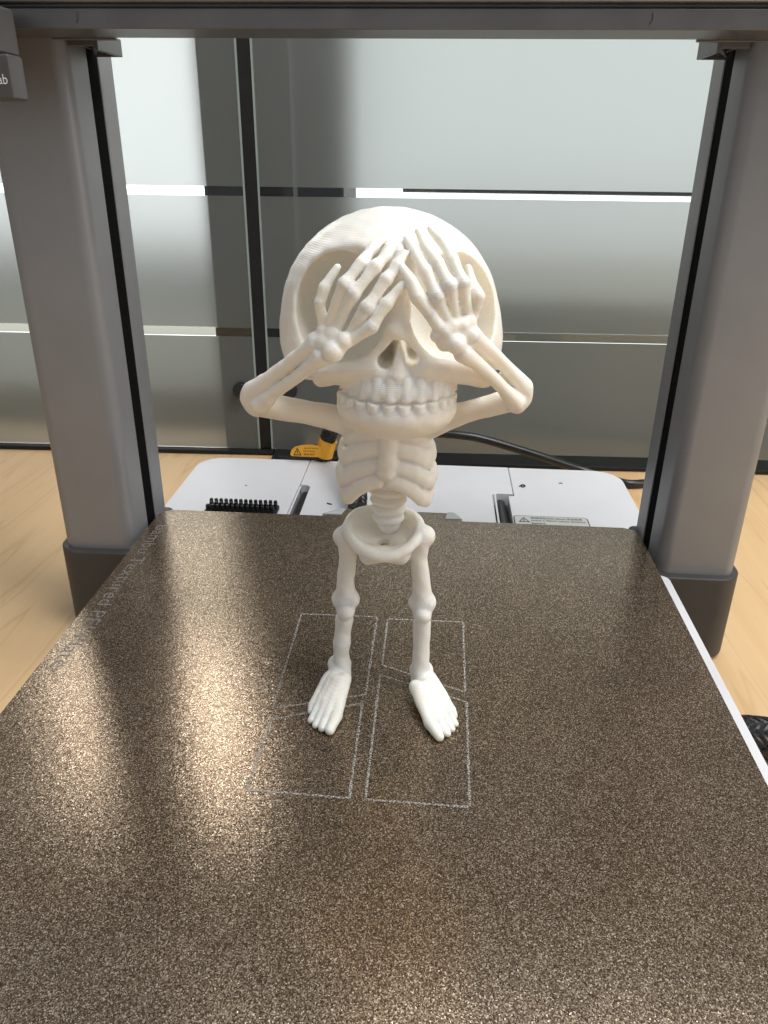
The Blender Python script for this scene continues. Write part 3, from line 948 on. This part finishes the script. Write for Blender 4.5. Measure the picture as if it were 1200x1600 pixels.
for q, rz in zip(STERN[1:], (4.0, 3.2, 3.4, 2.6)):
    ell((q[0], q[1] + 2.8, q[2]), (2.9, 2.4, rz), st, 1.2)
sh_ = lab('shoulder_girdle')
for p_ in (UP_A[-1], UP_B[-1]):
    ell((p_[0], -17, 104.5), (6.0, 6.5, 4.8), sh_, 2)
cone((-6, -19, 105.5, 3.2), (15.5, -19, 105.5, 3.2), sh_, 2)
cone((5, -15, 103, 6), (6, -17, 113, 6), sh_, 2)                   # neck
pel = lab('pelvis')
px_, py_, pz_ = 3.4, -13.2, 63.4
tilt = 0.34
rim_z = lambda Y: pz_ + tilt * (Y - py_)
ell((px_, py_, pz_), (13.5, 11.8, 9.0), pel, 0.6, put, lambda X, Y, Z: Z - rim_z(Y) + 0 * X)
ell((px_, py_ + 0.4, pz_ + 1.2), (11.3, 9.6, 7.2), 0, 0.8, cut)
rim = []
for j in range(33):
    a = 2 * math.pi * j / 32
    y = py_ + 10.9 * math.sin(a)
    rim.append((px_ + 12.5 * math.cos(a), y, rim_z(y) + 1.0 * math.cos(2 * a) + 0.8 * max(0, math.sin(a)), 1.5 - 0.55 * math.sin(a)))
hard(list(zip(rim, rim[1:])), pel, 0.9)
chain(ISCH, pel, 2.0)
cone((PHOLE[0] - 1.2, PHOLE[1], PHOLE[2] + 2, 1.7), (PHOLE[0] + 1.6, PHOLE[1] + 2, PHOLE[2] - 5, 2.2), 0, 0.8, (1, 1, 1), cut)
spine = lab('spine')
cone((4.6, -9.5, 88, 6.0), (4.8, -6.8, 63.5, 4.2), spine, 1.2)
for j in range(5):
    v_ = lab('vertebra', spine)
    z = 80.0 - 3.6 * j
    ell((4.6, -9.8 + 0.5 * j, z), (7.2 - 0.4 * j, 5.9 - 0.3 * j, 2.4), v_, 1.1)
# --- arms
for UP, FORE, ELB, HAND, CARP in ((UP_A, FORE_A, ELB_A, HAND_A, CARP_A), (UP_B, FORE_B, ELB_B, HAND_B, CARP_B)):
    ua = lab('upper_arm')
    chain(UP, ua, 1.5)
    fa = lab('forearm')
    for F in FORE:
        chain([(*p_[:3], p_[3] - (0.25 if 0 < i < 4 else 0)) for i, p_ in enumerate(F)], fa, 0.5)
    for a, b in zip(FORE[0], FORE[1]):
        m_ = [(a[i] + b[i]) / 2 for i in range(3)]
        ell((m_[0], m_[1] + 2.2, m_[2]), (2.6, 0.9, 2.6), fa, 0.5)
    for p_ in ELB: ball(p_, fa, 1.5)
    hd = lab('hand')
    for p_ in CARP: ball((*p_[:3], p_[3] + 0.2), hd, 0.8)
    for f in HAND:
        fi = lab('finger', hd)
        cut_at = 2 if len(f) > 5 else 1
        chain(f[:cut_at + 1], hd, 0.35, 0.15)
        chain(f[cut_at:], fi, 0.5, 0.15)
        for q in f[cut_at:-1:2]:
            ball((q[0], q[1] - 0.1, q[2], q[3]), fi, 0.3)
# --- legs
for FEM, KNEE, SHIN, ANK, FOOT, HEEL, HP in ((FEM_A, KNEE_A, SHIN_A, ANK_A, FOOT_A, HEEL_A, HIP[0]), (FEM_B, KNEE_B, SHIN_B, ANK_B, FOOT_B, HEEL_B, HIP[1])):
    th_ = lab('thigh_bone')
    ball(HP, th_, 1.2)
    chain(FEM, th_, 1.2)
    kn = lab('knee')
    for p_ in KNEE[:2]: ball(p_, kn, 2.2)
    kc = lab('knee_cap', kn)
    ball(KNEE[2], kc, 1.8)
    shn = lab('shin_bone')
    chain(SHIN, shn, 1.4, 0.42)
    ft = lab('foot')
    ell((ANK[0], ANK[1] + 0.5, ANK[2] + 1.4), (4.4, 4.4, 3.0), ft, 0.7)
    chain(HEEL, ft, 1.6)
    chain([(*HEEL[1][:3], 3.4), ((FOOT[2][1][0]), FOOT[2][1][1], 2.6, 3.0)], ft, 1.6)
    for f in FOOT:
        chain(f[:3], ft, 0.7)
        toe = lab('toe', ft)
        chain(f[2:], toe, 0.4)
gx, gy, gz = AX[0][:, None, None], AX[1][None, :, None], AX[2][None, None, :]
D += 0.16 * np.sin(0.55 * gx + 0.31 * gz) * np.sin(0.62 * gy + 1.1 + 0.2 * gz) * np.sin(0.48 * gz + 0.4 * gx)   # a hand-modelled unevenness
D = np.maximum(D, (0.02 - AX[2])[None, None, :])                    # flat soles on the plate


def surface_nets(D):
    """Vertices near the zero surface, one per mixed cell, and quads across sign-changing edges."""
    nx, ny, nz = D.shape
    ins = D < 0
    cnt = np.zeros((nx - 1, ny - 1, nz - 1), np.uint8)
    for i in (0, 1):
        for j in (0, 1):
            for k in (0, 1):
                cnt += ins[i:nx - 1 + i, j:ny - 1 + j, k:nz - 1 + k]
    act = np.argwhere((cnt > 0) & (cnt < 8))
    vid = np.full(cnt.shape, -1, np.int32)
    vid[act[:, 0], act[:, 1], act[:, 2]] = np.arange(len(act))
    corner = [(i, j, k) for i in (0, 1) for j in (0, 1) for k in (0, 1)]
    val = [D[act[:, 0] + c[0], act[:, 1] + c[1], act[:, 2] + c[2]] for c in corner]
    acc = np.zeros((len(act), 3), np.float64)
    num = np.zeros(len(act))
    for a in range(8):
        for b in range(a + 1, 8):
            ca, cb = corner[a], corner[b]
            if sum(abs(x - y) for x, y in zip(ca, cb)) != 1: continue
            m = (val[a] < 0) != (val[b] < 0)
            t = val[a][m] / (val[a][m] - val[b][m])
            acc[m] += np.array(ca) + t[:, None] * (np.array(cb) - np.array(ca))
            num[m] += 1
    V = LO + VOX * (act + acc / num[:, None])
    quads = []
    for ax in range(3):
        o1, o2 = [(1, 2), (2, 0), (0, 1)][ax]
        sl = [slice(None)] * 3
        s2 = [slice(None)] * 3
        sl[ax], s2[ax] = slice(0, -1), slice(1, None)
        for flip in (False, True):
            a, b = ins[tuple(sl)], ins[tuple(s2)]
            e = np.argwhere((a & ~b) if not flip else (~a & b))
            e = e[(e[:, o1] > 0) & (e[:, o2] > 0) & (e[:, o1] < D.shape[o1] - 1) & (e[:, o2] < D.shape[o2] - 1)]
            q = []
            for d1, d2 in ((1, 1), (0, 1), (0, 0), (1, 0)):
                c = e.copy()
                c[:, o1] -= d1
                c[:, o2] -= d2
                q.append(vid[c[:, 0], c[:, 1], c[:, 2]])
            q = np.stack(q, 1)
            quads.append(q[:, ::-1] if flip else q)
    return V, np.concatenate(quads), act


V, Q, act = surface_nets(D)
fn = np.cross(V[Q[:, 2]] - V[Q[:, 0]], V[Q[:, 3]] - V[Q[:, 1]])
VN = np.zeros_like(V)
for c in range(4):
    for i in range(3):
        VN[:, i] += np.bincount(Q[:, c], fn[:, i], len(V))
# ease the grid stepping out of the surface
for it in range(2):
    acc = np.zeros_like(V)
    num = np.zeros(len(V))
    for c in range(4):
        for d_ in (1, 3):
            nb_ = Q[:, (c + d_) % 4]
            num += np.bincount(Q[:, c], minlength=len(V))
            for i in range(3):
                acc[:, i] += np.bincount(Q[:, c], V[nb_, i], len(V))
    V = V * 0.5 + 0.5 * acc / np.maximum(num, 1)[:, None]
fn = np.cross(V[Q[:, 2]] - V[Q[:, 0]], V[Q[:, 3]] - V[Q[:, 1]])
VN = np.zeros_like(V)
for c in range(4):
    for i in range(3):
        VN[:, i] += np.bincount(Q[:, c], fn[:, i], len(V))
VN /= np.maximum(np.linalg.norm(VN, axis=1), 1e-9)[:, None]
vl = LB[act[:, 0], act[:, 1], act[:, 2]]
fl_ = np.max(vl[Q], axis=1)

fig = thing('skeleton_figurine', 'white printed skeleton figurine covering its eyes with both hands', 'figurine', (4, -16, 0))
base = np.array([4.0, -16.0, 0.0])
objs = {}
for li in range(1, len(LABELS)):
    name, par = LABELS[li]
    q = Q[fl_ == li]
    if len(q) < 12: continue
    used, inv = np.unique(q, return_inverse=True)
    inv = inv.reshape(-1, 4).astype(np.int32)
    me = bpy.data.meshes.new(name)
    me.vertices.add(len(used))
    me.vertices.foreach_set('co', ((V[used] - base) * S).astype(np.float32).ravel())
    me.loops.add(len(inv) * 4)
    me.loops.foreach_set('vertex_index', inv.ravel())
    me.polygons.add(len(inv))
    me.polygons.foreach_set('loop_start', np.arange(0, len(inv) * 4, 4, dtype=np.int32))
    me.update(calc_edges=True)
    me.validate()
    me.shade_smooth()
    me.normals_split_custom_set_from_vertices(VN[used].astype(np.float32).tolist())
    me.materials.append(M['pla'])
    objs[li] = link(bpy.data.objects.new(name, me), objs.get(par, fig))
